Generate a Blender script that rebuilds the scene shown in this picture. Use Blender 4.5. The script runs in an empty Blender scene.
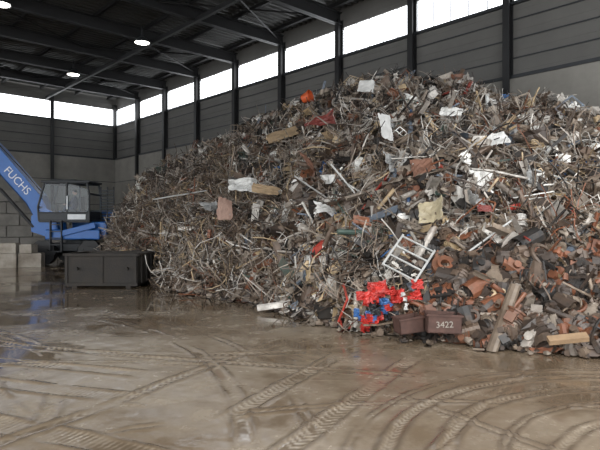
import bpy, math, numpy as np
from mathutils import Matrix, Vector
rng = np.random.default_rng(11)
sc = bpy.context.scene
sc.view_settings.view_transform = 'Standard'

# ------------------------------------------------------------------ materials
def pm(name, base, rough=0.6, metal=0.0, var=0.35, scale=4.0, bump=0.0, second=None, attr=None, bscale=None, spec=0.5):
    m = bpy.data.materials.new(name); m.use_nodes = True
    nt = m.node_tree; N = nt.nodes; L = nt.links
    b = N['Principled BSDF']
    b.inputs['Roughness'].default_value = rough
    b.inputs['Metallic'].default_value = metal
    b.inputs['Specular IOR Level'].default_value = spec
    tc = N.new('ShaderNodeTexCoord')
    nz = N.new('ShaderNodeTexNoise'); nz.inputs['Scale'].default_value = scale
    nz.inputs['Detail'].default_value = 6; nz.inputs['Roughness'].default_value = 0.65
    L.new(tc.outputs['Object'], nz.inputs['Vector'])
    mr = N.new('ShaderNodeMapRange'); mr.inputs[1].default_value = 0.3; mr.inputs[2].default_value = 0.7
    L.new(nz.outputs['Fac'], mr.inputs[0])
    if attr:
        at = N.new('ShaderNodeAttribute'); at.attribute_name = attr
        mr.inputs[3].default_value = 1 - var; mr.inputs[4].default_value = 1 + var
        vm = N.new('ShaderNodeVectorMath'); vm.operation = 'SCALE'
        L.new(at.outputs['Color'], vm.inputs[0]); L.new(mr.outputs[0], vm.inputs['Scale'])
        # patchy rust / mud staining on every piece
        n2 = N.new('ShaderNodeTexNoise'); n2.inputs['Scale'].default_value = 1.7; n2.inputs['Detail'].default_value = 8; n2.inputs['Roughness'].default_value = .72
        L.new(tc.outputs['Object'], n2.inputs['Vector'])
        m2 = N.new('ShaderNodeMapRange'); m2.inputs[1].default_value = .50; m2.inputs[2].default_value = .66; m2.inputs[4].default_value = .6
        L.new(n2.outputs['Fac'], m2.inputs[0])
        mx = N.new('ShaderNodeMix'); mx.data_type = 'RGBA'; mx.inputs[7].default_value = (.11, .070, .046, 1)
        L.new(m2.outputs[0], mx.inputs[0]); L.new(vm.outputs[0], mx.inputs[6])
        L.new(mx.outputs[2], b.inputs['Base Color'])
    else:
        mx = N.new('ShaderNodeMix'); mx.data_type = 'RGBA'
        c2 = second if second else tuple(c * (1 - var) for c in base)
        mx.inputs[6].default_value = (*base, 1); mx.inputs[7].default_value = (*c2, 1)
        L.new(mr.outputs[0], mx.inputs[0]); L.new(mx.outputs[2], b.inputs['Base Color'])
    if bump:
        n2 = N.new('ShaderNodeTexNoise'); n2.inputs['Scale'].default_value = bscale or scale * 6
        n2.inputs['Detail'].default_value = 4
        L.new(tc.outputs['Object'], n2.inputs['Vector'])
        bp = N.new('ShaderNodeBump'); bp.inputs['Strength'].default_value = bump; bp.inputs['Distance'].default_value = 0.02
        L.new(n2.outputs['Fac'], bp.inputs['Height']); L.new(bp.outputs[0], b.inputs['Normal'])
    return m

def emis(name, col, st):
    m = bpy.data.materials.new(name); m.use_nodes = True
    b = m.node_tree.nodes['Principled BSDF']
    b.inputs['Base Color'].default_value = (*col, 1)
    b.inputs['Emission Color'].default_value = (*col, 1); b.inputs['Emission Strength'].default_value = st
    return m

M_conc = pm('concrete_wall', (.24, .23, .205), .85, 0, .3, .6, .3, second=(.15, .14, .125), bscale=8)
M_roof = pm('roof_deck_dark', (.068, .068, .065), .5, .3, .3, 1.5)
M_steel = pm('painted_steel_dark', (.018, .018, .019), .5, .2, .3, 2)
M_win = emis('translucent_window', (.94, .97, 1.0), 3.0)
M_mull = pm('window_mullion', (.22, .23, .24), .5, .1, .2, 2)
M_lamp = emis('lamp_glow', (1, .97, .9), 8)
M_blue = pm('excavator_blue', (.010, .095, .33), .35, .1, .2, 3)
M_white = pm('paint_white', (.7, .72, .74), .45, 0, .15, 3)
M_black = pm('black_rubber', (.015, .015, .016), .6, 0, .3, 5)
M_dgrey = pm('dark_grey_steel', (.03, .033, .037), .5, .2, .3, 3)
M_skip = pm('skip_steel', (.024, .023, .022), .65, .1, .4, 3, .4, second=(.040, .033, .027), spec=.25)
M_block = pm('concrete_block', (.26, .245, .22), .9, 0, .4, 1.3, .4, second=(.14, .13, .115))
M_blockl = pm('concrete_block_light', (.38, .35, .30), .9, 0, .4, 1.6, .4, second=(.17, .14, .11))
M_scrap = pm('scrap_metal', (1, 1, 1), .48, .12, .35, 5, .0, attr='Col')
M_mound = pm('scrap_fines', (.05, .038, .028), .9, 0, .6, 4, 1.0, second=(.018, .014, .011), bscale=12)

M_side = pm('wall_siding', (.13, .126, .118), .7, .1, .25, .5)
nt = M_side.node_tree
tc = [n for n in nt.nodes if n.type == 'TEX_COORD'][0]
wv = nt.nodes.new('ShaderNodeTexWave'); wv.bands_direction = 'Z'; wv.inputs['Scale'].default_value = 1.0; wv.wave_profile = 'SAW'
nt.links.new(tc.outputs['Object'], wv.inputs['Vector'])
bp = nt.nodes.new('ShaderNodeBump'); bp.inputs['Strength'].default_value = .9; bp.inputs['Distance'].default_value = .08
nt.links.new(wv.outputs['Fac'], bp.inputs['Height']); nt.links.new(bp.outputs[0], nt.nodes['Principled BSDF'].inputs['Normal'])

# ------------------------------------------------------------------ mesh helpers
def mk(name, V, F, mats, cols=None, midx=None, smooth=False, matrix=None, parent=None):
    V = np.asarray(V, dtype=np.float32).reshape(-1, 3); F = np.asarray(F, dtype=np.int32).reshape(-1, 4)
    me = bpy.data.meshes.new(name)
    me.vertices.add(len(V)); me.vertices.foreach_set('co', V.ravel())
    me.loops.add(F.size); me.loops.foreach_set('vertex_index', F.ravel())
    me.polygons.add(len(F)); me.polygons.foreach_set('loop_start', np.arange(0, F.size, 4, dtype=np.int32))
    me.polygons.foreach_set('loop_total', np.full(len(F), 4, dtype=np.int32))
    if not isinstance(mats, (list, tuple)): mats = [mats]
    for m in mats: me.materials.append(m)
    if midx is not None: me.polygons.foreach_set('material_index', np.asarray(midx, dtype=np.int32))
    me.polygons.foreach_set('use_smooth', np.full(len(F), bool(smooth)))
    me.update(calc_edges=True)
    if cols is not None:
        ca = me.color_attributes.new('Col', 'FLOAT_COLOR', 'POINT')
        c4 = np.ones((len(V), 4), dtype=np.float32); c4[:, :cols.shape[1]] = cols
        ca.data.foreach_set('color', c4.ravel())
    ob = bpy.data.objects.new(name, me); sc.collection.objects.link(ob)
    if matrix is not None: ob.matrix_world = matrix
    if parent: ob.parent = parent
    return ob

BF = np.array([[0, 3, 2, 1], [4, 5, 6, 7], [0, 1, 5, 4], [1, 2, 6, 5], [2, 3, 7, 6], [3, 0, 4, 7]])
def box(x0, x1, y0, y1, z0, z1):
    return np.array([[x0, y0, z0], [x1, y0, z0], [x1, y1, z0], [x0, y1, z0], [x0, y0, z1], [x1, y0, z1], [x1, y1, z1], [x0, y1, z1]], float), BF
def join(parts):
    Vs, Fs, o = [], [], 0
    for V, F in parts:
        Vs.append(V); Fs.append(np.asarray(F) + o); o += len(V)
    return np.vstack(Vs), np.vstack(Fs)
def tr(part, loc=(0, 0, 0), rot=None, s=1):
    V, F = part
    V = np.asarray(V, float) * s
    if rot is not None: V = V @ np.asarray(rot).T
    return V + np.asarray(loc, float), F
def rx(a): c, s = math.cos(a), math.sin(a); return np.array([[1, 0, 0], [0, c, -s], [0, s, c]])
def ry(a): c, s = math.cos(a), math.sin(a); return np.array([[c, 0, s], [0, 1, 0], [-s, 0, c]])
def rz(a): c, s = math.cos(a), math.sin(a); return np.array([[c, -s, 0], [s, c, 0], [0, 0, 1]])
def tube(P, r, n=5, cap=True):
    P = np.asarray(P, float); m = len(P)
    r = np.broadcast_to(np.asarray(r, float), (m,))
    T = np.gradient(P, axis=0); T /= np.linalg.norm(T, axis=1)[:, None] + 1e-9
    ref = np.array([0, 0, 1.0]) if abs(T[0, 2]) < .9 else np.array([1.0, 0, 0])
    V = []
    for i in range(m):
        ref = ref - T[i] * ref.dot(T[i]); ref /= np.linalg.norm(ref) + 1e-9
        bi = np.cross(T[i], ref)
        a = np.arange(n) * 2 * math.pi / n
        V.append(P[i] + r[i] * (np.cos(a)[:, None] * ref + np.sin(a)[:, None] * bi))
    V = np.vstack(V); F = []
    for i in range(m - 1):
        for j in range(n):
            F.append([i * n + j, i * n + (j + 1) % n, (i + 1) * n + (j + 1) % n, (i + 1) * n + j])
    if cap and n % 2 == 0:
        for o in (0, (m - 1) * n):
            for k in range(1, n - 2, 2): F.append([o, o + k, o + k + 1, o + k + 2])
    return V, np.array(F)
def cyl(p0, p1, r, n=12): return tube([p0, p1], r, n)
def hollow(L, r, n=10, w=.85):
    V = []; F = []
    a = np.arange(n) * 2 * math.pi / n
    for (x, rr) in [(-L / 2, r), (L / 2, r), (L / 2, r * w), (-L / 2, r * w)]:
        V.append(np.c_[np.full(n, x), np.cos(a) * rr, np.sin(a) * rr])
    for i in range(4):
        k = (i + 1) % 4
        for j in range(n): F.append([i * n + j, i * n + (j + 1) % n, k * n + (j + 1) % n, k * n + j])
    return np.vstack(V), np.array(F)
def gridm(nx, ny, X, Y, Z):
    V = np.stack([X, Y, Z], -1).reshape(-1, 3)
    i, j = np.meshgrid(np.arange(nx - 1), np.arange(ny - 1), indexing='ij')
    a = (i * ny + j).ravel()
    return V, np.c_[a, a + ny, a + ny + 1, a + 1]
def vnoise(x, y, seed=0):
    R = np.random.default_rng(seed).random((64, 64))
    xi = np.floor(x).astype(int); yi = np.floor(y).astype(int)
    fx = x - xi; fy = y - yi; fx = fx * fx * (3 - 2 * fx); fy = fy * fy * (3 - 2 * fy)
    g = lambda a, b: R[a % 64, b % 64]
    return (g(xi, yi) * (1 - fx) + g(xi + 1, yi) * fx) * (1 - fy) + (g(xi, yi + 1) * (1 - fx) + g(xi + 1, yi + 1) * fx) * fy
def fbm(x, y, seed=0, o=4):
    s = 0; a = .5
    for k in range(o): s = s + a * vnoise(x * 2 ** k, y * 2 ** k, seed + k); a *= .5
    return s

# ------------------------------------------------------------------ hall shell (local x along right wall, inside = -y)
HM = Matrix.Translation((-13, 38, 0)) @ Matrix.Rotation(math.radians(-47.2), 4, 'Z')
LX, WY = 46, 34
def hall(name, parts, mats, midx=None):
    V, F = join(parts); return mk(name, V, F, mats, midx=midx, matrix=HM)
hall('wall_right', [box(0, LX, 0, .4, 0, 6.4), box(0, LX, .08, .3, 6.4, 8.75), box(0, LX, .08, .3, 9.9, 10.9)], [M_conc, M_side], [0] * 6 + [1] * 12)
hall('wall_back', [box(-.4, 0, -WY, .4, 0, 6.4), box(-.3, -.08, -WY, .3, 6.4, 8.75), box(-.3, -.08, -WY, .3, 9.9, 10.9)], [M_conc, M_side], [0] * 6 + [1] * 12)
cols_x = [3.55 + 3.6 * k for k in range(12)]
edges = [0.0] + cols_x
k = 1
for i in range(len(edges) - 1):
    a, b = edges[i] + .1, edges[i + 1] - .1
    parts = [box(a, b, .15, .2, 8.75, 9.9)]; mi = [0] * 6
    n = 5
    for q in range(n + 1):
        xx = a + (b - a) * q / n
        parts.append(box(xx - .012, xx + .012, .12, .16, 8.75, 9.9)); mi += [1] * 6
    parts.append(box(a, b, .09, .16, 8.72, 8.8)); mi += [1] * 6
    hall('window_%d' % k, parts, [M_win, M_mull], mi); k += 1
cols_y = [-4.3 - 4.6 * q for q in range(6)]
edges = [0.0] + cols_y
for i in range(len(edges) - 1):
    a, b = edges[i + 1] + .1, edges[i] - .1
    parts = [box(-.2, -.15, a, b, 8.75, 9.9)]; mi = [0] * 6
    for q in range(7):
        yy = a + (b - a) * q / 6
        parts.append(box(-.16, -.12, yy - .012, yy + .012, 8.75, 9.9)); mi += [1] * 6
    hall('window_%d' % k, parts, [M_win, M_mull], mi); k += 1
def icol(x, y, axis):
    if axis == 'x': return [box(x - .11, x + .11, y - .20, y - .17, 0, 10.2), box(x - .02, x + .02, y - .19, y + .08, 0, 10.2), box(x - .11, x + .11, y + .05, y + .08, 6.4, 10.2)]
    return [box(x + .17, x + .20, y - .11, y + .11, 0, 10.2), box(x - .08, x + .19, y - .02, y + .02, 0, 10.2)]
parts = []
for x in cols_x: parts += icol(x, 0, 'x')
for y in cols_y: parts += icol(0, y, 'y')
parts.append(box(-.05, .15, -.15, .05, 6.4, 10.2))
hall('steel_columns', parts, M_steel)
hall('trim_1', [box(0, LX, -.05, .06, 6.36, 6.46), box(0, LX, -.02, .1, 8.66, 8.76), box(-.05, .05, -WY, 0, 6.36, 6.46), box(-.05, .02, -WY, 0, 8.66, 8.76)], M_dgrey)
parts = []
for z in (1.6, 3.2, 4.8): parts.append(box(0, LX, -.012, .01, z - .02, z + .02)); parts.append(box(-.01, .012, -WY, 0, z - .02, z + .02))
for z in (7.0, 7.6, 8.2): parts.append(box(0, LX, .05, .09, z - .02, z + .02)); parts.append(box(-.09, -.05, -WY, 0, z - .02, z + .02))
hall('trim_2', parts, M_dgrey)
nr = int(LX / .3)
prof = []
for i in range(nr):
    x = i * .3; prof += [(x, 10.75), (x + .12, 10.75), (x + .16, 10.67), (x + .26, 10.67)]
prof.append((LX, 10.75)); prof = np.array(prof)
n = len(prof)
V = np.vstack([np.c_[prof[:, 0], np.full(n, .3), prof[:, 1]], np.c_[prof[:, 0], np.full(n, -WY), prof[:, 1]]])
F = np.array([[i, i + 1, n + i + 1, n + i] for i in range(n - 1)])
V[:, 0] = np.minimum(V[:, 0], 37)   # hall is open to the yard beyond here
mk('ceiling', V, F, M_roof, matrix=HM)
parts = []
for q in range(15):
    y = -.6 - q * 2.2
    parts += [box(0, 37, y - .06, y + .06, 10.5, 10.52), box(0, 37, y - .012, y + .012, 10.5, 10.68)]
for i, x in enumerate(cols_x[:10]):
    parts += [box(x - .12, x + .12, -WY, 0, 10.0, 10.03), box(x - .015, x + .015, -WY, 0, 10.0, 10.5), box(x - .12, x + .12, -WY, 0, 10.47, 10.5)]
for i in range(0, 9, 2):       # wind bracing
    for j in range(0, 5):
        a = np.array([cols_x[i], -.3 - 6 * j, 10.3]); b = np.array([cols_x[i + 1], -6.3 - 6 * j, 10.3])
        parts.append(tube([a, b], .035, 4)); parts.append(tube([[a[0], b[1], 10.3], [b[0], a[1], 10.3]], .035, 4))
for y in (-4.6, -11): parts.append(box(0, 37, y - .07, y + .07, 9.95, 10.12))
hall('roof_beams', parts, M_steel)

def lamp(x, y, z=9.75):
    pr = [(.03, .75), (.05, .3), (.12, .26), (.2, .2), (.33, .02), (.34, 0)]
    nn = 20; a = np.arange(nn) * 2 * math.pi / nn
    V = np.vstack([np.c_[np.cos(a) * r, np.sin(a) * r, np.full(nn, h)] for r, h in pr])
    F = []
    for i in range(len(pr) - 1):
        for j in range(nn): F.append([i * nn + j, i * nn + (j + 1) % nn, (i + 1) * nn + (j + 1) % nn, (i + 1) * nn + j])
    p1 = (V, np.array(F)); p2 = tube([[0, 0, .03], [0, 0, .01]], .3, 20)
    V, F = join([p1, p2]); mi = [0] * len(p1[1]) + [1] * len(p2[1])
    mk('high_bay_lamp', V, F, [M_dgrey, M_lamp], midx=mi, matrix=Matrix.Translation((x, y, z)))
for p in [(-6.9, 23.6), (-12.0, 28.6), (-10.8, 19.5), (-16, 24)]: lamp(*p)

# ------------------------------------------------------------------ floor
def spaced(lo, hi, a, b, d0, d1):
    mid = np.arange(a, b, d0)
    L_, d = [a], d0
    while L_[-1] > lo: d = min(d * 1.08, d1); L_.append(L_[-1] - d)
    R_, d = [mid[-1]], d0
    while R_[-1] < hi: d = min(d * 1.03, d1); R_.append(R_[-1] + d)
    return np.concatenate([np.array(L_[1:])[::-1], mid, np.array(R_[1:])])
xs = spaced(-30, 26, -5, 5.5, .02, 1.0); ys = spaced(-12, 50, 3.8, 8.4, .02, .8)
X, Y = np.meshgrid(xs, ys, indexing='ij')
Hh = (fbm(X * .7, Y * .9, 3) - .47) * .028 + (fbm(X * 5, Y * 5, 9) - .47) * .008
light = fbm(X * .35 + 3, Y * .5, 21)
trk = np.zeros_like(X)
wob = (fbm(X * 1.1, Y * 1.1, 41) - .47) * .16
fine = fbm(X * 6, Y * 6, 43)
def band(dist, along, w, tread=.09, amp=.009, mask=1.0, chev=.5, keep=.1):
    global Hh, trk
    d = np.abs(dist + wob * .5 + (fine - .47) * .03)
    ins = np.clip((w / 2 - d) / .04, 0, 1) * mask
    rid = np.exp(-((d - w / 2 - .01) / .03) ** 2) * mask
    ph = along / tread + chev * d / w * 4 + (fine - .47) * .6
    t = np.clip(np.sin(ph * 2 * math.pi) * 1.4 + .5, 0, 1)
    nn = np.clip((fbm(X * 1.3 + w * 50, Y * 1.3, 77) - keep - .2) * 4.5, 0, 1)
    nt_ = np.clip((fbm(X * 1.7 + w * 30, Y * 1.7, 177) - .33) * 5, 0, 1)       # where tread blocks survive
    Hh = Hh + (-amp * .6 * ins + amp * 1.4 * rid + ins * t * nt_ * amp * .8) * nn
    trk = trk * (1 - ins * nn * .7) + (ins * (.2 + (.9 * t - .4) * nt_) - .6 * rid) * nn
def seg(p, q, w, **k):
    p = np.array(p); q = np.array(q); L = np.linalg.norm(q - p); u = (q - p) / L
    al = (X - p[0]) * u[0] + (Y - p[1]) * u[1]; di = (X - p[0]) * -u[1] + (Y - p[1]) * u[0]
    m = np.clip(al / .4, 0, 1) * np.clip((L - al) / .4, 0, 1)
    band(di, al, w, mask=m, **k)
def arc(c, r, a0, a1, w, **k):
    dx = X - c[0]; dy = Y - c[1]; R = np.hypot(dx, dy); A = np.degrees(np.arctan2(dy, dx)) % 360
    m = np.clip((A - a0) / 5, 0, 1) * np.clip((a1 - A) / 5, 0, 1)
    band(R - r, A * math.pi / 180 * r, w, mask=m, **k)
seg((-.2, 8.6), (-2.6, 4.2), .16, tread=.1, keep=.15)
seg((-4.5, 8.0), (1.5, 6.4), .16, tread=.1, keep=.15)
arc((-9, 3.5), 6.8, 10, 80, .16, tread=.1); arc((-9, 3.5), 8.6, 5, 80, .16, tread=.1); arc((-9, 3.5), 9.2, 5, 80, .1, tread=.1)
arc((-1.5, 14), 6.5, 200, 300, .2, tread=.1); arc((-10, 16), 5.5, 250, 360, .3, tread=.16); arc((-10, 16), 6.8, 250, 360, .2, tread=.16)
arc((-2.6, 1.5), 5.6, 60, 130, .1, tread=.1); arc((1.5, -1), 6.5, 60, 120, .08, tread=.1)
seg((3.0, 7.0), (0.8, 3.9), .08, tread=.2); seg((-6, 9), (-2, 4.4), .12, tread=.1); seg((-1.2, 9), (2.2, 4), .08, tread=.1, keep=.15)
seg((.75, 7.9), (-.75, 4.9), .22, tread=.085, keep=0)
seg((1.55, 7.3), (-.3, 4.0), .22, tread=.085, keep=0)
arc((3.4, 3.6), 2.8, 40, 185, .14, tread=.07, keep=0); arc((3.4, 3.6), 2.35, 40, 185, .15, tread=.07, keep=0)
arc((3.9, 2.9), 2.3, 40, 185, .12, tread=.07, keep=0); arc((3.4, 3.6), 3.1, 40, 185, .05, tread=.07, keep=0); arc((3.4, 3.6), 1.9, 40, 185, .05, tread=.07, keep=0)
seg((-3.9, 6.3), (-1.4, 5.5), .3, tread=.055, keep=0, chev=0); seg((-3.4, 5.2), (-.9, 4.1), .3, tread=.06, keep=0, chev=0)
seg((-4.5, 7.3), (-1.8, 6.5), .26, tread=.07, keep=0, chev=0)
lev = np.where(Y > 6.3, .0028, 0) * np.clip((Y - 5.3), 0, 1) + (fbm(X * .2, Y * .2, 60) - .47) * .012
wet = np.clip((lev - Hh) / .003, 0, 1)
Hh = np.maximum(Hh, lev)
gr = gridm(len(xs), len(ys), X, Y, Hh - .006)
fl = np.stack([np.clip(light, 0, 1), wet, np.clip(trk * .5 + .5, 0, 1)], -1).reshape(-1, 3)
M_floor = bpy.data.materials.new('wet_muddy_concrete'); M_floor.use_nodes = True
nt = M_floor.node_tree; N = nt.nodes; L = nt.links; b = N['Principled BSDF']
at = N.new('ShaderNodeAttribute'); at.attribute_name = 'Col'
sp = N.new('ShaderNodeSeparateColor'); L.new(at.outputs['Color'], sp.inputs[0])
tcn = N.new('ShaderNodeTexCoord'); nz = N.new('ShaderNodeTexNoise'); nz.inputs['Scale'].default_value = 1.6; nz.inputs['Detail'].default_value = 9; nz.inputs['Roughness'].default_value = .7
L.new(tcn.outputs['Object'], nz.inputs['Vector'])
def rng_node(src, a, bb, c, d):
    m = N.new('ShaderNodeMapRange'); m.inputs[1].default_value = a; m.inputs[2].default_value = bb; m.inputs[3].default_value = c; m.inputs[4].default_value = d
    L.new(src, m.inputs[0]); return m.outputs[0]
def mixc(f, A, B):
    m = N.new('ShaderNodeMix'); m.data_type = 'RGBA'
    L.new(f, m.inputs[0])
    for s, c in ((6, A), (7, B)):
        if isinstance(c, tuple): m.inputs[s].default_value = (*c, 1)
        else: L.new(c, m.inputs[s])
    return m.outputs[2]
add = N.new('ShaderNodeMath'); add.operation = 'ADD'; L.new(sp.outputs[0], add.inputs[0]); L.new(nz.outputs['Fac'], add.inputs[1])
c1 = mixc(rng_node(add.outputs[0], .75, 1.2, 0, 1), (.145, .104, .067), (.28, .228, .168))
c2 = mixc(rng_node(sp.outputs[2], .5, 1.0, 0, .7), c1, (.38, .325, .255))
c3 = mixc(rng_node(sp.outputs[2], .2, .5, .7, 0), c2, (.085, .060, .040))
c4 = mixc(rng_node(sp.outputs[1], 0, 1, 0, .7), c3, (.115, .081, .052))
L.new(c4, b.inputs['Base Color'])
r1 = rng_node(nz.outputs['Fac'], .35, .65, .12, .32)
mm = N.new('ShaderNodeMix'); L.new(sp.outputs[1], mm.inputs[0]); L.new(r1, mm.inputs[2]); mm.inputs[3].default_value = .06
L.new(mm.outputs[0], b.inputs['Roughness'])
n3 = N.new('ShaderNodeTexNoise'); n3.inputs['Scale'].default_value = 14; n3.inputs['Detail'].default_value = 6; L.new(tcn.outputs['Object'], n3.inputs['Vector'])
bp = N.new('ShaderNodeBump'); bp.inputs['Distance'].default_value = .01
L.new(rng_node(sp.outputs[1], 0, 1, .2, .02), bp.inputs['Strength'])
L.new(n3.outputs['Fac'], bp.inputs['Height']); L.new(bp.outputs[0], b.inputs['Normal'])
mk('floor', gr[0], gr[1], M_floor, cols=fl, smooth=True)

# ------------------------------------------------------------------ scrap pile surface
S = np.array([  # foot xy, crest xyz, back xyz
 [-8.55, 24.0, -9.1, 26.5, 1.5, -11.5, 34.0, 1.4],
 [-7.2, 20.5, -8.4, 25.3, 2.3, -11.0, 34.2, 2.0],
 [-6.0, 18.4, -7.9, 25.5, 3.3, -10.3, 33.5, 3.0],
 [-4.25, 16.5, -6.6, 25.0, 4.35, -8.5, 32.0, 4.0],
 [-2.5, 13.8, -4.2, 22.7, 4.7, -5.3, 28.6, 4.3],
 [-.93, 12.5, -1.95, 20.8, 5.7, -2.6, 25.6, 5.3],
 [0, 10.9, 0, 19.0, 5.8, -.3, 23.2, 5.4],
 [.86, 9.5, 1.6, 17.3, 5.95, 1.9, 20.6, 5.6],
 [1.6, 8.85, 3.1, 15.9, 6.25, 3.9, 18.6, 5.9],
 [2.4, 8.35, 4.15, 15.0, 5.85, 5.0, 17.2, 5.3],
 [3.1, 7.9, 5.2, 14.0, 4.95, 6.2, 16.0, 4.6],
 [4.1, 7.5, 6.2, 13.3, 4.5, 7.3, 14.9, 4.2],
 [5.3, 7.0, 7.0, 12.5, 4.15, 8.4, 13.8, 3.9],
 [7.5, 6.3, 9.0, 10.9, 4.0, 10.4, 11.8, 3.8],
 [10.5, 4.6, 11.5, 8.0, 3.4, 12.8, 8.9, 3.0]])
def surf(a, s):
    """a: section index (float), s: 0 foot .. 1 crest .. 2 wall"""
    a = np.asarray(a, float); s = np.asarray(s, float)
    g = [np.interp(a, np.arange(len(S)), S[:, k]) for k in range(8)]
    s1 = np.clip(s, -.2, 1); s2 = np.clip(s - 1, 0, 1)
    x = g[0] + (g[2] - g[0]) * s1 + (g[5] - g[2]) * s2
    y = g[1] + (g[3] - g[1]) * s1 + (g[6] - g[3]) * s2
    z = g[4] * np.clip(s1, 0, 1) ** .85 + (g[7] - g[4]) * s2
    nz_ = (fbm(x * .8, y * .8, 5) - .47) * 1.2 * np.clip(s / .25, 0, 1) + (fbm(x * 2.5, y * 2.5, 15) - .47) * .6 * np.clip(s / .08, 0, 1)
    edge = np.clip(a / 1.0, 0, 1)
    z = np.where(s <= 0, 0, z * (.35 + .65 * edge) + nz_)
    return np.stack([x, y, np.maximum(z, 0)], -1)
NA, NS = 260, 170
Ag, Sg = np.meshgrid(np.linspace(0, 14, NA), np.linspace(0, 2, NS), indexing='ij')
PG = surf(Ag, Sg)
dA = np.gradient(PG, axis=0); dS = np.gradient(PG, axis=1)
NG = np.cross(dA, dS); AR = np.linalg.norm(NG, axis=-1); NG = NG / (AR[..., None] + 1e-9)
NG *= np.sign(NG[..., 2:3] + 1e-6)
NG[..., :2] *= .9
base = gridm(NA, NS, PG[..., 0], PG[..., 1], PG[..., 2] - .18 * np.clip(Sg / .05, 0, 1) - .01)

# ------------------------------------------------------------------ scrap templates
R = rng
def walk(L, m, curl, flat=.5):
    d = R.normal(size=3); d[2] *= flat; d /= np.linalg.norm(d); P = [np.zeros(3)]; w = R.normal(size=3) * curl
    for i in range(m - 1):
        w = w * .7 + R.normal(size=3) * curl; d = d + w; d[2] *= .85; d /= np.linalg.norm(d); P.append(P[-1] + d * L / (m - 1))
    P = np.array(P); return P - P.mean(0)
def t_wire(): return tube(walk(R.uniform(.8, 2.0), 9, .25), R.uniform(.009, .018), 4, False)
def t_nest():
    return join([tr(tube(walk(R.uniform(.7, 1.6), 8, .35), R.uniform(.007, .014), 3, False), R.normal(size=3) * [.2, .2, .08]) for _ in range(11)])
def t_rod(): return tube(walk(R.uniform(.8, 2.0), 4, .06), R.uniform(.012, .026), 4)
def t_pipe(): return hollow(R.uniform(.4, 1.4), R.uniform(.03, .07), 10)
def extr(prof, L):
    prof = np.array(prof, float); n = len(prof)
    V = np.vstack([np.c_[np.full(n, -L / 2), prof], np.c_[np.full(n, L / 2), prof]])
    return V, np.array([[i, (i + 1) % n, n + (i + 1) % n, n + i] for i in range(n)])
def bend(part, k):
    V, F = part; V = V.copy(); V[:, 2] += k * V[:, 0] ** 2; V[:, 1] += k * .5 * V[:, 0] ** 2; return V, F
def t_angle():
    w = R.uniform(.04, .1); t = .008; p = [(0, 0), (w, 0), (w, t), (t, t), (t, w), (0, w)]
    L_ = R.uniform(.5, 1.6); q = join([tr(extr(p, L_ / 3), (L_ * (k - 1) / 3, 0, 0)) for k in range(3)]); return bend(q, R.normal() * .1)
def t_chan():
    w = R.uniform(.06, .14); h = w * .5; t = .01
    p = [(0, 0), (w, 0), (w, h), (w - t, h), (w - t, t), (t, t), (t, h), (0, h)]
    L_ = R.uniform(.5, 1.5); q = join([tr(extr(p, L_ / 3), (L_ * (k - 1) / 3, 0, 0)) for k in range(3)]); return bend(q, R.normal() * .12)
def t_ibeam():
    w = R.uniform(.05, .1); h = w * 1.4; t = .012
    p = [(-w, -h), (w, -h), (w, -h + t), (t, -h + t), (t, h - t), (w, h - t), (w, h), (-w, h), (-w, h - t), (-t, h - t), (-t, -h + t), (-w, -h + t)]
    return extr(p, R.uniform(.5, 1.2))
def crum(w, h, n=6, amp=.08, curl=0, jit=.2):
    X_, Y_ = np.meshgrid(np.linspace(-w / 2, w / 2, n), np.linspace(-h / 2, h / 2, n), indexing='ij')
    Z_ = R.normal(size=(n, n)) * amp * jit + amp * 2.2 * (fbm(X_ * 3 + R.random() * 20, Y_ * 3 + R.random() * 20, int(R.integers(50))) - .5)
    Z_ = Z_ + curl * X_ ** 2 + R.normal() * .6 * X_ * Y_
    return gridm(n, n, X_ + R.normal(size=(n, n)) * w * .025, Y_ + R.normal(size=(n, n)) * h * .025, Z_)
def t_sheet(): return crum(R.uniform(.22, .8), R.uniform(.15, .5), 7, R.uniform(.06, .16), R.normal() * 1.6, .25)
def t_strip(): return crum(R.uniform(.5, 1.4), R.uniform(.04, .12), 7, .06, R.normal() * .5)
def t_case():
    a, b_, c = R.uniform(.09, .26, 3); wob = R.normal(size=(8, 3)) * .04
    V, F = box(-a, a, -b_, b_, -c * .6, c * .6); V = V + wob
    F = F[[0, 2, 3, 4, 5]] if R.random() < .6 else F
    inner = V * .93; inner[:, 2] += .01
    return join([(V, F), (inner, F[:, ::-1])])
def t_motor():
    r = R.uniform(.07, .15); L_ = r * R.uniform(1.6, 2.6)
    ps = [cyl([-L_ / 2, 0, 0], [L_ / 2, 0, 0], r * .88, 12)]
    for k in range(5): x = -L_ / 2 + L_ * k / 4; ps.append(cyl([x - .012, 0, 0], [x + .012, 0, 0], r, 12))
    ps.append(cyl([L_ / 2, 0, 0], [L_ / 2 + r * .8, 0, 0], r * .2, 8)); ps.append(box(-L_ / 3, L_ / 3, -r, r, -r * 1.15, -r * .85))
    ps.append(box(-r * .4, r * .4, -r * .4, r * .4, r * .7, r * 1.3)); return join(ps)
def t_wheel():
    r = R.uniform(.12, .22); a = np.linspace(0, 2 * math.pi, 17); P = np.c_[np.cos(a) * r, np.sin(a) * r, a * 0]
    ps = [tube(P, r * .16, 6, False), cyl([0, 0, -.05], [0, 0, .05], r * .25, 10)]
    for k in range(5): t = k * 2 * math.pi / 5; ps.append(tube([[0, 0, 0], [math.cos(t) * r, math.sin(t) * r, 0]], r * .07, 4))
    return join(ps)
def t_disk():
    r = R.uniform(.08, .2); return join([tr(hollow(R.uniform(.03, .07), r, 14, .45), rot=ry(math.pi / 2)), tr(hollow(R.uniform(.08, .16), r * .6, 12, .6), rot=ry(math.pi / 2))])
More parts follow.
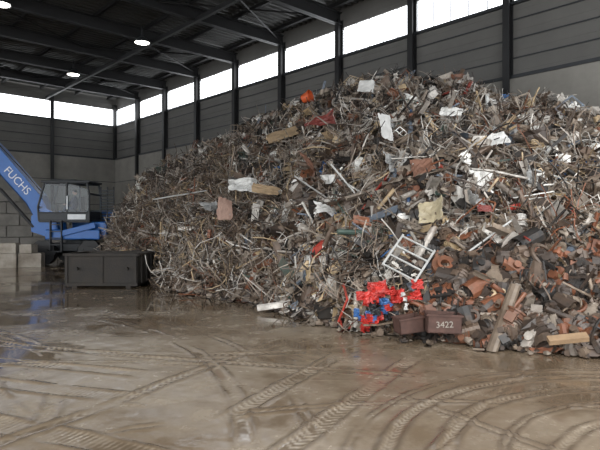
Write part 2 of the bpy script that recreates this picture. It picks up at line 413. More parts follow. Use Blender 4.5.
def t_coil():
    n = 34; a = np.linspace(0, 2 * math.pi * 5, n); r = R.uniform(.05, .13); return tube(np.c_[np.linspace(-.2, .2, n), np.cos(a) * r, np.sin(a) * r], .011, 4, False)
def t_grate():
    w, h = R.uniform(.3, .8, 2); ps = []; n = 6
    for k in range(n):
        t = -.5 + k / (n - 1)
        ps.append(tube([[-w / 2, t * h, 0], [0, t * h, R.normal() * .02], [w / 2, t * h, 0]], .009, 4, False)); ps.append(tube([[t * w, -h / 2, .01], [t * w, h / 2, .01]], .009, 4, False))
    return bend(join(ps), R.normal() * .4)
def t_frame():
    w, h = R.uniform(.3, .9), R.uniform(.25, .6); r = .018
    c = [[-w / 2, -h / 2, 0], [w / 2, -h / 2, 0], [w / 2, h / 2, 0], [-w / 2, h / 2, 0]]
    ps = [tube([c[i], c[(i + 1) % 4]], r, 4) for i in range(4)]; ps.append(tube([[0, -h / 2, 0], [0, h / 2, 0]], r, 4)); return join(ps)
def t_chunk():
    s = R.uniform(.05, .13, 3) * [1, 1, .6]; V, F = box(-s[0], s[0], -s[1], s[1], -s[2], s[2]); V = V + R.normal(size=V.shape) * .02
    return join([(V, F), cyl([0, 0, 0], [0, 0, s[2] * 2.2], s[0] * .5, 8), tr((V * .5, F), (s[0], 0, 0)), tr(hollow(s[1] * 1.2, s[1] * .6, 10, .6), (0, s[1], 0))])
def t_can():
    r = R.uniform(.07, .15); return tr(hollow(r * R.uniform(1.6, 3), r, 12, .96), rot=ry(R.normal() * .4))
fam = dict(wire=t_wire, nest=t_nest, rod=t_rod, pipe=t_pipe, angle=t_angle, chan=t_chan, ibeam=t_ibeam, sheet=t_sheet, strip=t_strip, case=t_case, motor=t_motor,
           wheel=t_wheel, disk=t_disk, coil=t_coil, grate=t_grate, frame=t_frame, chunk=t_chunk, can=t_can)
names = list(fam); T = {k: [fam[k]() for _ in range(18)] for k in names}

pal = np.array([[.026, .023, .021], [.062, .046, .037], [.125, .088, .064], [.21, .162, .120], [.28, .235, .19], [.37, .335, .295], [.54, .51, .465], [.84, .83, .79],
                [.44, .33, .20], [.19, .072, .036], [.15, .18, .22], [.38, .05, .035], [.05, .08, .065], [.03, .12, .30]])
W_mid = np.array([15, 13, 14, 14, 12, 10, 8.5, 6.5, 6.5, 5, 1.8, .9, .6, .4])
W_left = np.array([11, 15, 20, 20, 14, 10, 6.5, 3, 6.5, 4, 1.0, .15, .3, .15])
W_low = np.array([25, 27, 18, 7, 3.5, 1.8, 1.0, .2, .5, 13, .7, .3, .2, .1])
W_top = np.array([19, 15, 15, 13, 10, 9, 8, 5.5, 3, 4, 1.8, .6, .5, .3])
def tw(**k): return np.array([k.get(n_, 0) for n_ in names], float)
T_mid = tw(wire=11, nest=5, rod=6, pipe=5, angle=5, chan=4, ibeam=2, sheet=30, strip=7, case=9, motor=3, wheel=1.0, disk=2, coil=1.5, grate=3, frame=3, chunk=5, can=4)
T_left = tw(wire=26, nest=20, rod=8, pipe=4, angle=3, chan=2, ibeam=1, sheet=14, strip=7, case=3, motor=1, wheel=.6, disk=1, coil=2, grate=3, frame=2, chunk=3, can=1)
T_low = tw(wire=1, rod=1, pipe=2, chan=1, case=2, motor=22, wheel=3, disk=14, coil=2, chunk=28, can=4)
T_top = tw(wire=17, nest=12, rod=7, pipe=5, angle=5, chan=4, ibeam=2, sheet=21, strip=8, case=6, motor=2, wheel=1, disk=1, coil=2, grate=3, frame=3, chunk=3, can=3)

cell = AR[:-1, :-1] * np.where(Sg[:-1, :-1] < 1.1, 1.0, .25)
near = np.clip(13.0 / (PG[:-1, :-1, 1] + .5), .35, 1.5)
prob0 = cell * near
NP1, NP2 = 20000, 3000
idx = R.choice(prob0.size, NP1, p=(prob0 / prob0.sum()).ravel())
heavy = prob0 * (Sg[:-1, :-1] < .17 + (Ag[:-1, :-1] - 9) * .02) * (Ag[:-1, :-1] > 8.6) * (Ag[:-1, :-1] < 13.3)
idx = np.concatenate([idx, R.choice(prob0.size, NP2, p=(heavy / heavy.sum()).ravel())])
ia, js = np.unravel_index(idx, prob0.shape)
Vs, Fs, Cs = [], [], []; off = 0
LONG = ('rod', 'pipe', 'angle', 'ibeam', 'chan', 'wire', 'strip', 'nest')
for k in range(NP1 + NP2):
    i, j = ia[k], js[k]; a, s = Ag[i, j], Sg[i, j]
    P = PG[i, j] + (PG[min(i + 1, NA - 1), j] - PG[i, j]) * R.random() + (PG[i, min(j + 1, NS - 1)] - PG[i, j]) * R.random()
    Nn = NG[i, j]; extra = 0; mul = 1; low = False
    if k >= NP1: tp, wp = T_low, W_low; extra = R.uniform(.04, .16); mul = 1.05; low = True
    elif s < .22 + (a - 9) * .02 and a > 8.3 + R.normal() * .3: tp, wp = T_low, W_low; low = True
    elif s > .82: tp, wp = T_top, W_top
    elif a < 5.0 + R.normal() * .8: tp, wp = T_left, W_left
    else: tp, wp = T_mid, W_mid
    nm = names[R.choice(len(names), p=tp / tp.sum())]
    V, F = T[nm][R.integers(18)]
    ci = R.choice(len(pal), p=wp / wp.sum())
    if nm in ('nest', 'wire', 'coil') and ci in (7, 10, 11, 13): ci = 4
    if s < .3 and nm in ('sheet', 'case', 'can') and ci == 7: ci = 5
    if nm in ('strip', 'rod', 'pipe', 'angle', 'chan') and ci == 7: ci = 6
    col = pal[ci] * R.uniform(.75, 1.25) * (.85 if low else 1)
    sc_ = R.uniform(.6, 1.25) * mul
    if nm in ('sheet', 'case') and PG[i, j, 1] < 11: sc_ *= .8
    tilt = R.normal() * (.4 if nm in ('sheet', 'grate', 'nest', 'frame') else .5)
    if s > .8 and nm in LONG: sc_ *= .62; tilt *= .6
    M3 = rz(R.random() * 6.283) @ rx(tilt) @ ry(R.normal() * .3)
    z = Nn + R.normal(size=3) * .12; z /= np.linalg.norm(z); x = np.cross([0, 1, .01], z); x /= np.linalg.norm(x); y = np.cross(z, x)
    B = np.c_[x, y, z]
    lift = (R.uniform(-.16, .13) if s > .04 else R.uniform(.02, .12)) + extra
    VV = (V * sc_) @ (B @ M3).T + P + Nn * lift
    VV[:, 2] = np.maximum(VV[:, 2], .012)
    dw = VV[:, 0] * .734 + VV[:, 1] * .679 - 15.95     # keep clear of the hall wall
    VV[:, 0] -= np.maximum(dw, 0) * .734; VV[:, 1] -= np.maximum(dw, 0) * .679
    ins_ = (VV[:, 0] > -7.0) & (VV[:, 0] < -4.5) & (VV[:, 1] < 17.3) & (a < 4)    # keep clear of the skip
    VV[ins_, 1] = 17.3
    Vs.append(VV); Fs.append(F + off); off += len(V)
    Cs.append(np.broadcast_to(col, (len(V), 3)))
for k in range(260):
    a = R.uniform(3.2, 13); P = surf(a, 0.0); o = abs(R.normal()) * .22
    d = np.array([-.5, -.85, 0]); P = P + d * o
    nm = names[R.choice(len(names), p=T_low / T_low.sum())]; V, F = T[nm][R.integers(18)]
    VV = V * R.uniform(.15, .5) @ (rz(R.random() * 6.28)).T; VV[:, 2] -= VV[:, 2].min() - .012; VV = VV + P
    Vs.append(VV); Fs.append(F + off); off += len(V); Cs.append(np.broadcast_to(pal[R.choice(5)] * .9, (len(V), 3)))
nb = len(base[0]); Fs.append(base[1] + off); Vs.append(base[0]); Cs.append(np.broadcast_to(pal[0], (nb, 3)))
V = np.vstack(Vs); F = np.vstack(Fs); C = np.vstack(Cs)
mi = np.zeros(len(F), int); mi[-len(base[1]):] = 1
mk('scrap_metal_pile', V, F, [M_scrap, M_mound], cols=C, midx=mi)

# ------------------------------------------------------------------ individual pieces on the pile
def R3(yaw, pitch, roll=0): return rz(math.radians(yaw)) @ rx(math.radians(pitch)) @ ry(math.radians(roll))
def piece(name, w, h, loc, yaw=0, pitch=55, roll=0, mat=None, amp=.05, curl=0, n=9, thick=.008, out=.16):
    V, F = crum(w, h, n, amp, curl, .12); V = V @ R3(yaw, pitch, roll).T
    ob = mk(name, V, F, mat, matrix=Matrix.Translation((loc[0], loc[1] - out * .7, loc[2] + out * .8)))
    md = ob.modifiers.new('thickness', 'SOLIDIFY'); md.thickness = thick
    return ob
m_wht = pm('white_sheet', (.72, .71, .68), .5, .1, .35, 4)
m_gal = pm('galvanised_sheet', (.42, .42, .41), .45, .2, .4, 5)
m_tan = pm('tan_board', (.38, .27, .16), .8, 0, .4, 4)
m_dred = pm('dark_red_paint', (.22, .045, .035), .5, 0, .4, 5)
m_rustp = pm('rusty_panel', (.23, .11, .07), .75, .1, .5, 5)
m_pink = pm('faded_pink_panel', (.42, .27, .21), .7, 0, .3, 4)
m_beige = pm('beige_enamel', (.48, .41, .27), .45, 0, .45, 6)
m_oran = pm('orange_plastic', (.70, .12, .03), .5, 0, .2, 4)
m_red = pm('red_foil', (.58, .04, .03), .4, 0, .6, 7)
m_blu = pm('blue_foil', (.06, .16, .38), .4, 0, .4, 7)
m_wood = pm('weathered_wood', (.32, .21, .12), .8, 0, .35, 9)
m_alu = pm('light_tube', (.50, .50, .48), .4, .1, .4, 5)
piece('white_sheet_metal', .32, .68, (2.0, 12.65, 3.95), 15, 70, 20, m_wht)
piece('white_sheet_metal', .42, .42, (1.8, 14.8, 5.45), -20, 60, 10, m_wht)
piece('white_sheet_metal', .62, .45, (2.3, 13.5, 4.2), 30, 50, 10, m_gal, .12)
piece('white_sheet_metal', .8, .45, (-1.6, 15.3, 2.8), 10, 55, 5, m_wht, .16)
piece('white_sheet_metal', .5, .35, (-2.5, 15.2, 2.2), 40, 55, 5, m_gal, .1)
piece('white_sheet_metal', .5, .3, (3.5, 12.6, 4.3), -30, 50, 15, m_wht, .12)
piece('white_sheet_metal', .45, .3, (4.2, 11.6, 3.5), 30, 60, -25, m_wht, .12)
piece('white_sheet_metal', .6, .3, (.6, 11.8, 2.0), 10, 50, 25, m_wht, .14)
piece('galvanised_duct_panel', .55, .45, (2.0, 11.6, 3.0), 40, 50, 0, m_gal, .14, 1)
piece('galvanised_duct_panel', .5, .35, (4.6, 12.2, 3.7), -30, 60, 0, m_gal, .1, 1.5)
piece('galvanised_duct_panel', .6, .25, (3.2, 10.0, 2.1), 30, 45, 30, m_gal, .1, 1)
piece('galvanised_duct_panel', .5, .3, (4.5, 10.6, 2.6), 10, 60, 30, m_gal, .12, 1)
piece('cardboard_sheet', .95, .5, (-.55, 16.4, 4.4), 15, 40, -25, m_tan, .05)
piece('cardboard_sheet', .6, .4, (.9, 14.6, 4.05), 25, 40, 0, m_tan, .05)
piece('cardboard_sheet', .7, .3, (-.9, 14.2, 2.6), -10, 50, 15, m_tan, .06)
piece('dark_red_panel', .85, .38, (.55, 15.2, 4.45), 10, 50, -20, m_dred, .1, out=.3)
piece('dark_red_panel', .45, .35, (2.45, 11.0, 2.75), 10, 60, -30, m_rustp, .08, out=.3)
piece('rusty_panel', .45, .3, (4.75, 12.3, 3.4), 10, 60, 35, m_rustp, .05, out=.25)
piece('rusty_panel', .5, .4, (.2, 13.0, 3.2), 30, 50, 35, m_rustp, .08)
piece('faded_pink_panel', .42, .62, (-2.05, 14.95, 2.0), 10, 70, 15, m_pink, .04, out=.3)
piece('beige_washing_machine_panel', .48, .44, (2.42, 9.95, 1.92), -10, 60, -32, m_beige, .05, 1.8)
piece('dark_red_panel', .28, .14, (3.35, 10.0, 1.9), 0, 60, 0, m_dred, .05, out=.25)

nn = 16; a = np.arange(nn) * 2 * math.pi / nn
pr = [(.0001, 0), (.14, 0), (.18, .3), (.21, .31), (.21, .28)]
Vb = np.vstack([np.c_[np.cos(a) * r, np.sin(a) * r, np.full(nn, h)] for r, h in pr]); Fb = [[i * nn + j, i * nn + (j + 1) % nn, (i + 1) * nn + (j + 1) % nn, (i + 1) * nn + j] for i in range(4) for j in range(nn)]
mk('orange_bucket', Vb @ R3(60, 75).T, Fb, m_oran, smooth=False, matrix=Matrix.Translation((.1, 18.1, 6.02)))

def foil(x0, x1, zc, n, mat, parts, s=1.0):
    for _ in range(n):
        x = R.uniform(x0, x1); V, F = crum(R.uniform(.14, .3) * s, R.uniform(.1, .24) * s, 9, .07, R.normal() * 1.5, .16)
        parts.append((tr((V, F), (x, 8.56 + R.normal() * .06 + (x - 1.4) * -.2 + zc * .4, zc + R.normal() * .07), R3(R.normal() * 40, R.uniform(45, 90), R.normal() * 30)), mat))
ps = []
foil(1.04, 1.3, .58, 8, 0, ps); foil(1.0, 1.25, .22, 8, 0, ps); foil(1.4, 1.95, .64, 11, 0, ps, .85); foil(1.05, 1.25, .3, 4, 1, ps, .8); foil(1.25, 1.5, .5, 5, 1, ps, .7); foil(1.2, 1.7, .5, 5, 2, ps, .5)
foil(.85, 1.0, .38, 2, 1, ps, .6); foil(1.1, 1.6, .4, 6, 3, ps, .8)
V, F = join([p for p, _ in ps]); V[:, 2] = np.maximum(V[:, 2], .015)
mi = sum([[m] * len(p[1]) for p, m in ps], [])
mk('red_and_blue_foil_bundle', V, F, [m_red, m_blu, m_wht, M_dgrey], midx=mi)

def sbox(name, w, d, h, loc, yaw, roll, mat):
    t = .015
    ps = [box(-w / 2, w / 2, -d / 2, -d / 2 + t, 0, h), box(-w / 2, w / 2, d / 2 - t, d / 2, 0, h), box(-w / 2, -w / 2 + t, -d / 2, d / 2, 0, h), box(w / 2 - t, w / 2, -d / 2, d / 2, 0, h), box(-w / 2, w / 2, -d / 2, d / 2, 0, t),
          box(-w / 2 - .02, w / 2 + .02, -d / 2 - .02, -d / 2, h - .03, h), box(-w / 2 - .02, w / 2 + .02, d / 2, d / 2 + .02, h - .03, h), box(-w / 2 - .012, -w / 2, -d / 2, d / 2, h - .03, h), box(w / 2, w / 2 + .012, -d / 2, d / 2, h - .03, h)]
    V, F = join(ps); V = V @ R3(yaw, 0, roll).T
    return mk(name, V, F, mat, matrix=Matrix.Translation(loc))
m_rbox = pm('rusty_box_brown', (.10, .050, .038), .7, .1, .5, 7)
bx = sbox('rusty_steel_box', .5, .34, .28, (2.14, 8.12, .2), -4, 2, m_rbox)
cu = bpy.data.curves.new('box_number', 'FONT'); cu.body = '3422'; cu.size = .13; cu.extrude = .002; cu.align_x = 'CENTER'
m_chalk = pm('chalk_paint', (.40, .36, .31), .8, 0, .6, 30)
tx = bpy.data.objects.new('painted_number', cu); sc.collection.objects.link(tx); cu.materials.append(m_chalk)
tx.parent = bx; tx.location = (-.01, -.178, .09); tx.rotation_euler = (math.radians(90), math.radians(-2), math.radians(-4))
sbox('rusty_steel_box', .38, .3, .24, (1.68, 8.32, .16), 12, -6, m_rbox)
sbox('grey_steel_box', .34, .3, .22, (.45, 9.9, .1), 15, 4, M_skip)
V, F = box(-.25, .25, -.06, .06, -.035, .035); V = V @ R3(-6, 25, -9).T
mk('timber_plank', V, F, m_wood, matrix=Matrix.Translation((3.58, 7.22, .28)))
ps = []
for xx in (-.3, .3): ps.append(box(xx - .017, xx + .017, -.38, .38, -.017, .017))
for yy in (-.36, -.12, .1, .34): ps.append(box(-.3, .3, yy - .013, yy + .013, -.013, .013))
V, F = join(ps); V = V @ (rx(math.radians(52)) @ rz(math.radians(-34))).T
mk('metal_ladder_frame', V, F, m_alu, matrix=Matrix.Translation((1.84, 9.12, 1.25)))
V, F = join([hollow(.8, .05, 12)]); mk('pale_steel_post', V @ R3(0, 0, 86).T, F, m_alu, matrix=Matrix.Translation((4.6, 13.2, 4.6)))
for (x, y, z, yaw, roll, L_) in [(-3.6, 16.2, 2.7, 8, -10, 1.6), (.3, 12.0, 2.6, 40, 25, 1.2), (3.3, 9.4, 1.6, 5, -35, 1.0), (1.0, 11.6, 2.7, -20, 50, 1.1), (5.2, 10.6, 2.7, 10, 15, 1.4), (5.3, 13.0, 4.4, 10, -30, 1.0)]:
    V, F = hollow(L_, .020, 8); mk('long_steel_tube', V @ R3(yaw, 0, roll).T, F, m_alu, matrix=Matrix.Translation((x, y, z)))

# ------------------------------------------------------------------ skip container
t = .04; w, d, h = 2.1, 1.5, .98
ps = [box(0, w, 0, t, .1, h), box(0, w, d - t, d, .1, h), box(0, t, 0, d, .1, h), box(w - t, w, 0, d, .1, h), box(0, w, 0, d, .08, .14),
      box(-.05, w + .05, -.06, 0, h - .07, h), box(-.05, w + .05, d, d + .06, h - .07, h), box(-.06, 0, -.06, d + .06, h - .07, h), box(w, w + .06, -.06, d + .06, h - .07, h),
      box(.2, .34, -.02, d, 0, .09), box(w - .34, w - .2, -.02, d, 0, .09), box(0, w, -.03, 0, .05, .13)]
for xx in (.02, 1.05, 2.02): ps.append(box(xx - .03, xx + .05, -.035, 0, .12, h - .07))
for yy in (.3, .75, 1.2): ps.append(box(w, w + .045, yy - .04, yy + .04, .12, h - .07)); ps.append(box(-.045, 0, yy - .04, yy + .04, .12, h - .07))
for xx in (.35, 1.8): ps.append(cyl([xx, -.1, .55], [xx, 0, .55], .045, 10))
V, F = join(ps); sk_ob = mk('steel_skip', V, F, M_skip, matrix=Matrix.Translation((-6.75, 15.55, 0)) @ Matrix.Rotation(math.radians(-2), 4, 'Z'))
ps = []
cs = []
for k in range(90):
    nm = names[R.choice(len(names), p=T_mid / T_mid.sum())]; V, F = T[nm][R.integers(14)]
    V = V * .45 @ (rz(R.random() * 6) @ rx(R.normal() * .4)).T + [R.uniform(.3, 1.8), R.uniform(.25, 1.25), R.uniform(.55, .8)]
    V[:, 0] = np.clip(V[:, 0], .06, w - .06); V[:, 1] = np.clip(V[:, 1], .06, d - .06); ps.append((V, F)); cs.append(np.broadcast_to(pal[R.choice(7)], (len(V), 3)))
V, F = join(ps); mk('skip_scrap_load', V, F, M_scrap, cols=np.vstack(cs), parent=sk_ob)

# ------------------------------------------------------------------ concrete blocks
def block(l, d, h):
    c = .04
    V, F = box(0, l, 0, d, 0, h)
    V2, F2 = box(c, l - c, c, d - c, h, h + .02)
    return join([(V, F), (V2, F2)])
ps = []
for r in range(6):
    for q in range(6):
        if r >= 4 and q > 7 - r: continue
        o = .6 if r % 2 else 0
        ps.append(tr(block(1.15, .8, .54), (q * 1.2 + o, R.normal() * .04, r * .6)))
V, F = join(ps); mk('concrete_block_wall', V, F, M_block, matrix=Matrix.Translation((-18.0, 25.6, 0)) @ Matrix.Rotation(math.radians(30), 4, 'Z'))
ps = [tr(block(.95, .7, .58), (0, 0, 0)), tr(block(.9, .7, .58), (1.0, .1, 0), rz(.08)), tr(block(.8, .6, .4), (.1, .1, .61)), tr(block(.5, .6, .35), (1.05, .1, .61), rz(-.1)), tr(block(1.0, .7, .4), (-1.2, .3, 0))]
V, F = join(ps); mk('loose_concrete_blocks', V, F, M_blockl, matrix=Matrix.Translation((-12.9, 22.6, 0)) @ Matrix.Rotation(math.radians(8), 4, 'Z'))

# ------------------------------------------------------------------ excavator (material handler)
ex = bpy.data.objects.new('scrap_handler_excavator', None); sc.collection.objects.link(ex)
def part(name, ps, mats, midx=None, bev=.0):
    V, F = join(ps); ob = mk(name, V, F, mats, midx=midx, parent=ex)
    if bev: m = ob.modifiers.new('bevel', 'BEVEL'); m.width = bev; m.segments = 2
    return ob
y0, y1 = 24.2, 25.6
prof = [(-11.7, 2.0), (-11.75, 2.6), (-11.45, 3.7), (-9.55, 3.7), (-9.45, 3.2), (-9.45, 2.0)]
ps = []
for yy in (y0, y1):
    for i in range(6):
        p, q = prof[i], prof[(i + 1) % 6]; ps.append(tube([[p[0], yy, p[1]], [q[0], yy, q[1]]], .05, 6))
    ps.append(tube([[-10.45, yy, 2.0], [-10.45, yy, 3.7]], .045, 6)); ps.append(tube([[-11.72, yy, 2.35], [-9.45, yy, 2.35]], .035, 6))
for p in prof: ps.append(tube([[p[0], y0, p[1]], [p[0], y1, p[1]]], .05, 6))
part('cab_frame', ps, M_dgrey)
part('cab_roof', [box(-11.6, -9.4, y0 - .08, y1 + .08, 3.7, 3.8), box(-11.3, -10.2, y0 + .3, y1 - .3, 3.8, 3.88)], M_dgrey, bev=.03)
part('cab_lower_panel', [box(-11.68, -9.47, y0 - .02, y0 + .02, 1.95, 2.32), box(-9.5, -9.45, y0, y1, 1.95, 2.4), box(-11.7, -9.45, y0, y1, 1.92, 2.0)], M_dgrey)
part('cab_door_trim', [box(-10.4, -9.6, y0 - .05, y0 - .02, 2.05, 2.28), box(-10.43, -10.38, y0 - .09, y0 - .04, 2.5, 3.1)], M_white)
part('cab_rear_panel', [box(-11.7, -9.45, y1 - .03, y1, 2.0, 2.5)], M_dgrey)
gl = bpy.data.materials.new('tinted_glass'); gl.use_nodes = True; nt = gl.node_tree; nt.nodes.clear()
o = nt.nodes.new('ShaderNodeOutputMaterial'); mxs = nt.nodes.new('ShaderNodeMixShader'); tb = nt.nodes.new('ShaderNodeBsdfTransparent'); gb = nt.nodes.new('ShaderNodeBsdfGlossy')
tb.inputs[0].default_value = (.72, .86, .96, 1); gb.inputs['Roughness'].default_value = .05; mxs.inputs[0].default_value = .045
nt.links.new(tb.outputs[0], mxs.inputs[1]); nt.links.new(gb.outputs[0], mxs.inputs[2]); nt.links.new(mxs.outputs[0], o.inputs[0])
def quad(a, b_, c, d_): return np.array([a, b_, c, d_], float), np.array([[0, 1, 2, 3]])
part('cab_glass', [quad((-11.72, y0, 2.35), (-10.45, y0, 2.35), (-10.45, y0, 3.7), (-11.43, y0, 3.7)), quad((-10.45, y0, 2.35), (-9.45, y0, 2.35), (-9.5, y0, 3.4), (-10.45, y0, 3.7)),
                   quad((-11.72, y0, 2.35), (-11.72, y1, 2.35), (-11.45, y1, 3.7), (-11.45, y0, 3.7))], gl)
part('operator_seat', [box(-10.55, -10.05, 24.65, 25.15, 2.3, 2.42), box(-10.12, -10.0, 24.65, 25.15, 2.35, 3.1), box(-10.4, -10.15, 24.8, 25.0, 2.0, 2.3), box(-11.4, -11.2, 24.7, 25.1, 2.0, 2.75)], M_black, bev=.03)
part('upper_structure', [box(-11.4, -8.95, 24.1, 27.4, 1.15, 1.6), box(-10.9, -8.9, 25.8, 27.4, 1.6, 2.5), box(-9.4, -8.7, 24.3, 27.2, 1.25, 1.95)], M_blue, bev=.05)
part('deck_slanted_panel', [tr(box(-.8, .8, -.04, .04, -.13, .13), (-9.9, 24.05, 1.6), ry(math.radians(-14)))], M_blue, bev=.02)
ps = [box(-9.4, -8.8, 25.5, 25.54, 2.0 + .14 * k, 2.05 + .14 * k) for k in range(11)]
for xx in (-9.4, -9.1, -8.8): ps.append(box(xx - .02, xx + .02, 25.48, 25.54, 1.9, 3.6))
part('guard_grille', ps, M_dgrey)
part('steps', [box(-11.1, -10.6, 23.95, 24.1, z, z + .04) for z in (.6, .9, 1.2, 1.5, 1.8)] + [box(-11.12, -11.08, 23.95, 24.1, .6, 2.0), box(-10.62, -10.58, 23.95, 24.1, .6, 2.0)], M_dgrey)
part('chassis', [box(-11.9, -8.9, 24.7, 26.8, .6, .95), box(-12.2, -11.9, 24.3, 27.2, .25, .7), cyl([-10.4, 25.7, .9], [-10.4, 25.7, 1.2], .7, 20)], M_dgrey, bev=.03)
ps = []
for xx in (-11.5, -9.4):
    for yy in (24.3, 26.9):
        ps.append(cyl([xx, yy - .2, .55], [xx, yy + .2, .55], .55, 24)); ps.append(cyl([xx, yy - .24, .55], [xx, yy + .24, .55], .3, 16))
part('wheels', ps, M_black, bev=.04)
def prism(pts, ya, yb):
    n_ = len(pts); V = np.array([(p[0], ya, p[1]) for p in pts] + [(p[0], yb, p[1]) for p in pts], float)
    F = [[i, (i + 1) % n_, n_ + (i + 1) % n_, n_ + i] for i in range(n_)]
    h_ = n_ // 2
    for i in range(h_ - 1):
        F.append([i, i + 1, n_ - 2 - i, n_ - 1 - i]); F.append([n_ + i, n_ + i + 1, 2 * n_ - 2 - i, 2 * n_ - 1 - i])
    return V, np.array(F)
top = [(-11.4, 2.4), (-11.75, 3.15), (-13.6, 5.3), (-17.5, 9.1)]
bot = [(-17.9, 8.75), (-14.0, 4.55), (-12.4, 2.8), (-11.9, 2.0)]
part('boom', [prism(top + bot, 24.45, 25.15)], M_blue, bev=.04)
part('boom_foot_bracket', [prism([(-12.1, 1.5), (-12.1, 2.2), (-11.5, 2.6), (-11.0, 2.3), (-10.9, 1.4), (-11.2, 1.2)], 24.3, 24.42), prism([(-12.1, 1.5), (-12.1, 2.2), (-11.5, 2.6), (-11.0, 2.3), (-10.9, 1.4), (-11.2, 1.2)], 25.2, 25.32)], M_blue)
part('boom_cylinder', [cyl([-12.0, 24.35, 1.7], [-13.5, 24.35, 3.4], .075, 14), cyl([-13.5, 24.35, 3.4], [-15.6, 24.35, 5.8], .045, 12), tube([[-11.6, 24.42, 3.2], [-12.6, 24.42, 4.35], [-14, 24.42, 5.85], [-16, 24.42, 7.8]], .025, 6)], M_black)
cu = bpy.data.curves.new('boom_lettering', 'FONT'); cu.body = 'FUCHS'; cu.size = .5; cu.extrude = .004; cu.align_x = 'CENTER'; cu.align_y = 'CENTER'; cu.materials.append(M_white)
tx = bpy.data.objects.new('boom_lettering', cu); sc.collection.objects.link(tx); tx.parent = ex
tx.location = (-12.8, 24.44, 3.8); tx.rotation_euler = (math.radians(90), math.radians(47), 0)

# ------------------------------------------------------------------ operator
m_skin = pm('skin', (.50, .30, .21), .6, 0, .1, 5); m_jac = pm('dark_workwear', (.03, .04, .07), .8, 0, .3, 8); m_hair = pm('dark_hair', (.03, .02, .015), .8, 0, .2, 20)
op = bpy.data.objects.new('excavator_operator', None); sc.collection.objects.link(op); op.location = (-10.35, 24.9, 2.55)
def skinned(name, pts, edges_, rad, mat, root=0, lv=1):
    me = bpy.data.meshes.new(name); me.from_pydata(pts, edges_, []); me.materials.append(mat)
    ob = bpy.data.objects.new(name, me); sc.collection.objects.link(ob); ob.parent = op
    sk = ob.modifiers.new('skin', 'SKIN'); sk.use_smooth_shade = True
    for i, v in enumerate(me.skin_vertices[0].data): v.radius = (rad[i], rad[i]); v.use_root = (i == root)
    ss = ob.modifiers.new('sub', 'SUBSURF'); ss.levels = lv; ss.render_levels = lv
    return ob
pts = [(0, 0, 0), (0, 0, .2), (-.01, 0, .42), (-.02, 0, .53), (-.03, 0, .60),
       (0, .19, .47), (-.12, .25, .24), (-.36, .2, .2), (0, -.19, .47), (-.12, -.25, .24), (-.36, -.2, .2),
       (-.05, .1, 0), (-.46, .13, .03), (-.50, .13, -.38), (-.64, .13, -.44), (-.05, -.1, 0), (-.46, -.13, .03), (-.50, -.13, -.38), (-.64, -.13, -.44)]
ed = [(0, 1), (1, 2), (2, 3), (3, 4), (2, 5), (5, 6), (6, 7), (2, 8), (8, 9), (9, 10), (0, 11), (11, 12), (12, 13), (13, 14), (0, 15), (15, 16), (16, 17), (17, 18)]
rad = [.15, .15, .16, .07, .055, .075, .055, .038, .075, .055, .038, .095, .07, .05, .045, .095, .07, .05, .045]
skinned('body', pts, ed, rad, m_jac)
import bmesh
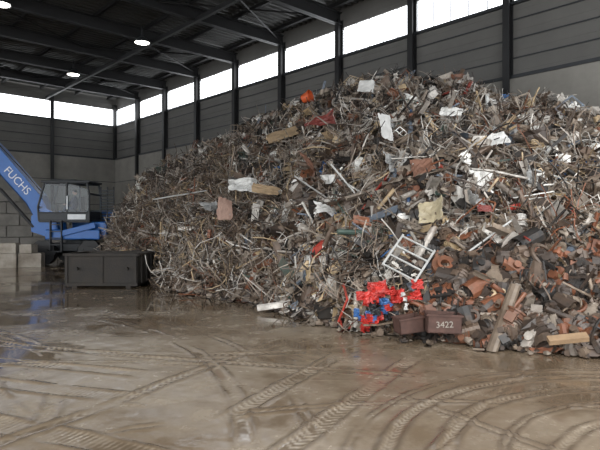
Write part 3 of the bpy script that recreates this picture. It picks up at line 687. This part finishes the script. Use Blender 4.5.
def head():
    me = bpy.data.meshes.new('head'); bm = bmesh.new(); bmesh.ops.create_uvsphere(bm, u_segments=24, v_segments=16, radius=1)
    for v in bm.verts:
        x, y, z = v.co
        v.co = (x * .10, y * .078 * (1 - .18 * max(0, -z)), z * .125)
        if x < -.85 and -.35 < z < .1 and abs(y) < .25: v.co.x -= .022 * (1 - abs(y) * 3)
        if x < -.7 and abs(z - .1) < .12 and .2 < abs(y) < .55: v.co.x += .008
        if x < -.5 and z < -.75: v.co.x -= .008
    bm.to_mesh(me); bm.free(); me.materials.append(m_skin)
    ob = bpy.data.objects.new('head', me); sc.collection.objects.link(ob); ob.parent = op; ob.location = (-.04, 0, .74)
    for s in (-1, 1):
        V, F = tube([[0, 0, -.03], [0, 0, 0], [0, 0, .03]], [.008, .018, .012], 6); e = mk('ear', V, F, m_skin, parent=op); e.location = (-.03, .078 * s, .74)
        V, F = tube([[0, 0, -.006], [0, 0, 0], [0, 0, .006]], [.004, .010, .004], 6); e = mk('eye', V, F, m_hair, parent=op); e.location = (-.128, .032 * s, .752)
    V, F = tube([[0, -.025, 0], [0, 0, .002], [0, .025, 0]], .005, 6); e = mk('mouth', V, F, m_dred, parent=op); e.location = (-.128, 0, .685)
    me = bpy.data.meshes.new('hair'); bm = bmesh.new(); bmesh.ops.create_uvsphere(bm, u_segments=20, v_segments=12, radius=1)
    bmesh.ops.delete(bm, geom=[v for v in bm.verts if v.co.z < -.1 + max(0, -v.co.x) * .7], context='VERTS')
    for v in bm.verts: v.co = (v.co.x * .108 + .006, v.co.y * .086, v.co.z * .133)
    bm.to_mesh(me); bm.free(); me.materials.append(m_hair); ob = bpy.data.objects.new('hair', me); sc.collection.objects.link(ob); ob.parent = op; ob.location = (-.04, 0, .745)
head()
for s in (-1, 1):
    P = [(-.36, .2 * s, .2), (-.41, .19 * s, .2), (-.45, .19 * s, .2)]; E = [(0, 1), (1, 2)]; Rr = [.03, .034, .03]
    for k in range(4):
        y_ = (.19 + (k - 1.5) * .02) * s; l = [.03, .036, .034, .026][k]; i = len(P)
        P += [(-.46, y_, .2), (-.46 - l, y_, .19), (-.46 - l, y_, .16)]; E += [(2, i), (i, i + 1), (i + 1, i + 2)]; Rr += [.009, .0085, .007]
    i = len(P); P += [(-.42, (.19 - .04) * s, .19), (-.46, (.19 - .045) * s, .17)]; E += [(1, i), (i, i + 1)]; Rr += [.011, .009]
    skinned('hand', P, E, Rr, m_skin)

# ------------------------------------------------------------------ light
wd = bpy.data.worlds.new('overcast_sky'); sc.world = wd; wd.use_nodes = True
bg = wd.node_tree.nodes['Background']; bg.inputs[0].default_value = (.94, .97, 1, 1); bg.inputs[1].default_value = 3.2
sn = bpy.data.lights.new('overcast_sun', 'SUN'); sn.energy = 4.0; sn.angle = math.radians(50); sn.color = (1, .98, .95)
so = bpy.data.objects.new('overcast_sun', sn); sc.collection.objects.link(so)
so.rotation_euler = Vector((.45, .8, -.7)).to_track_quat('-Z', 'Y').to_euler()

cam = bpy.data.cameras.new('camera'); cam.lens = 32.4; cam.sensor_width = 36; cam.clip_end = 200
co = bpy.data.objects.new('camera', cam); sc.collection.objects.link(co); co.location = (0, 0, 1.8); co.rotation_euler = (math.radians(90), 0, 0)
sc.camera = co
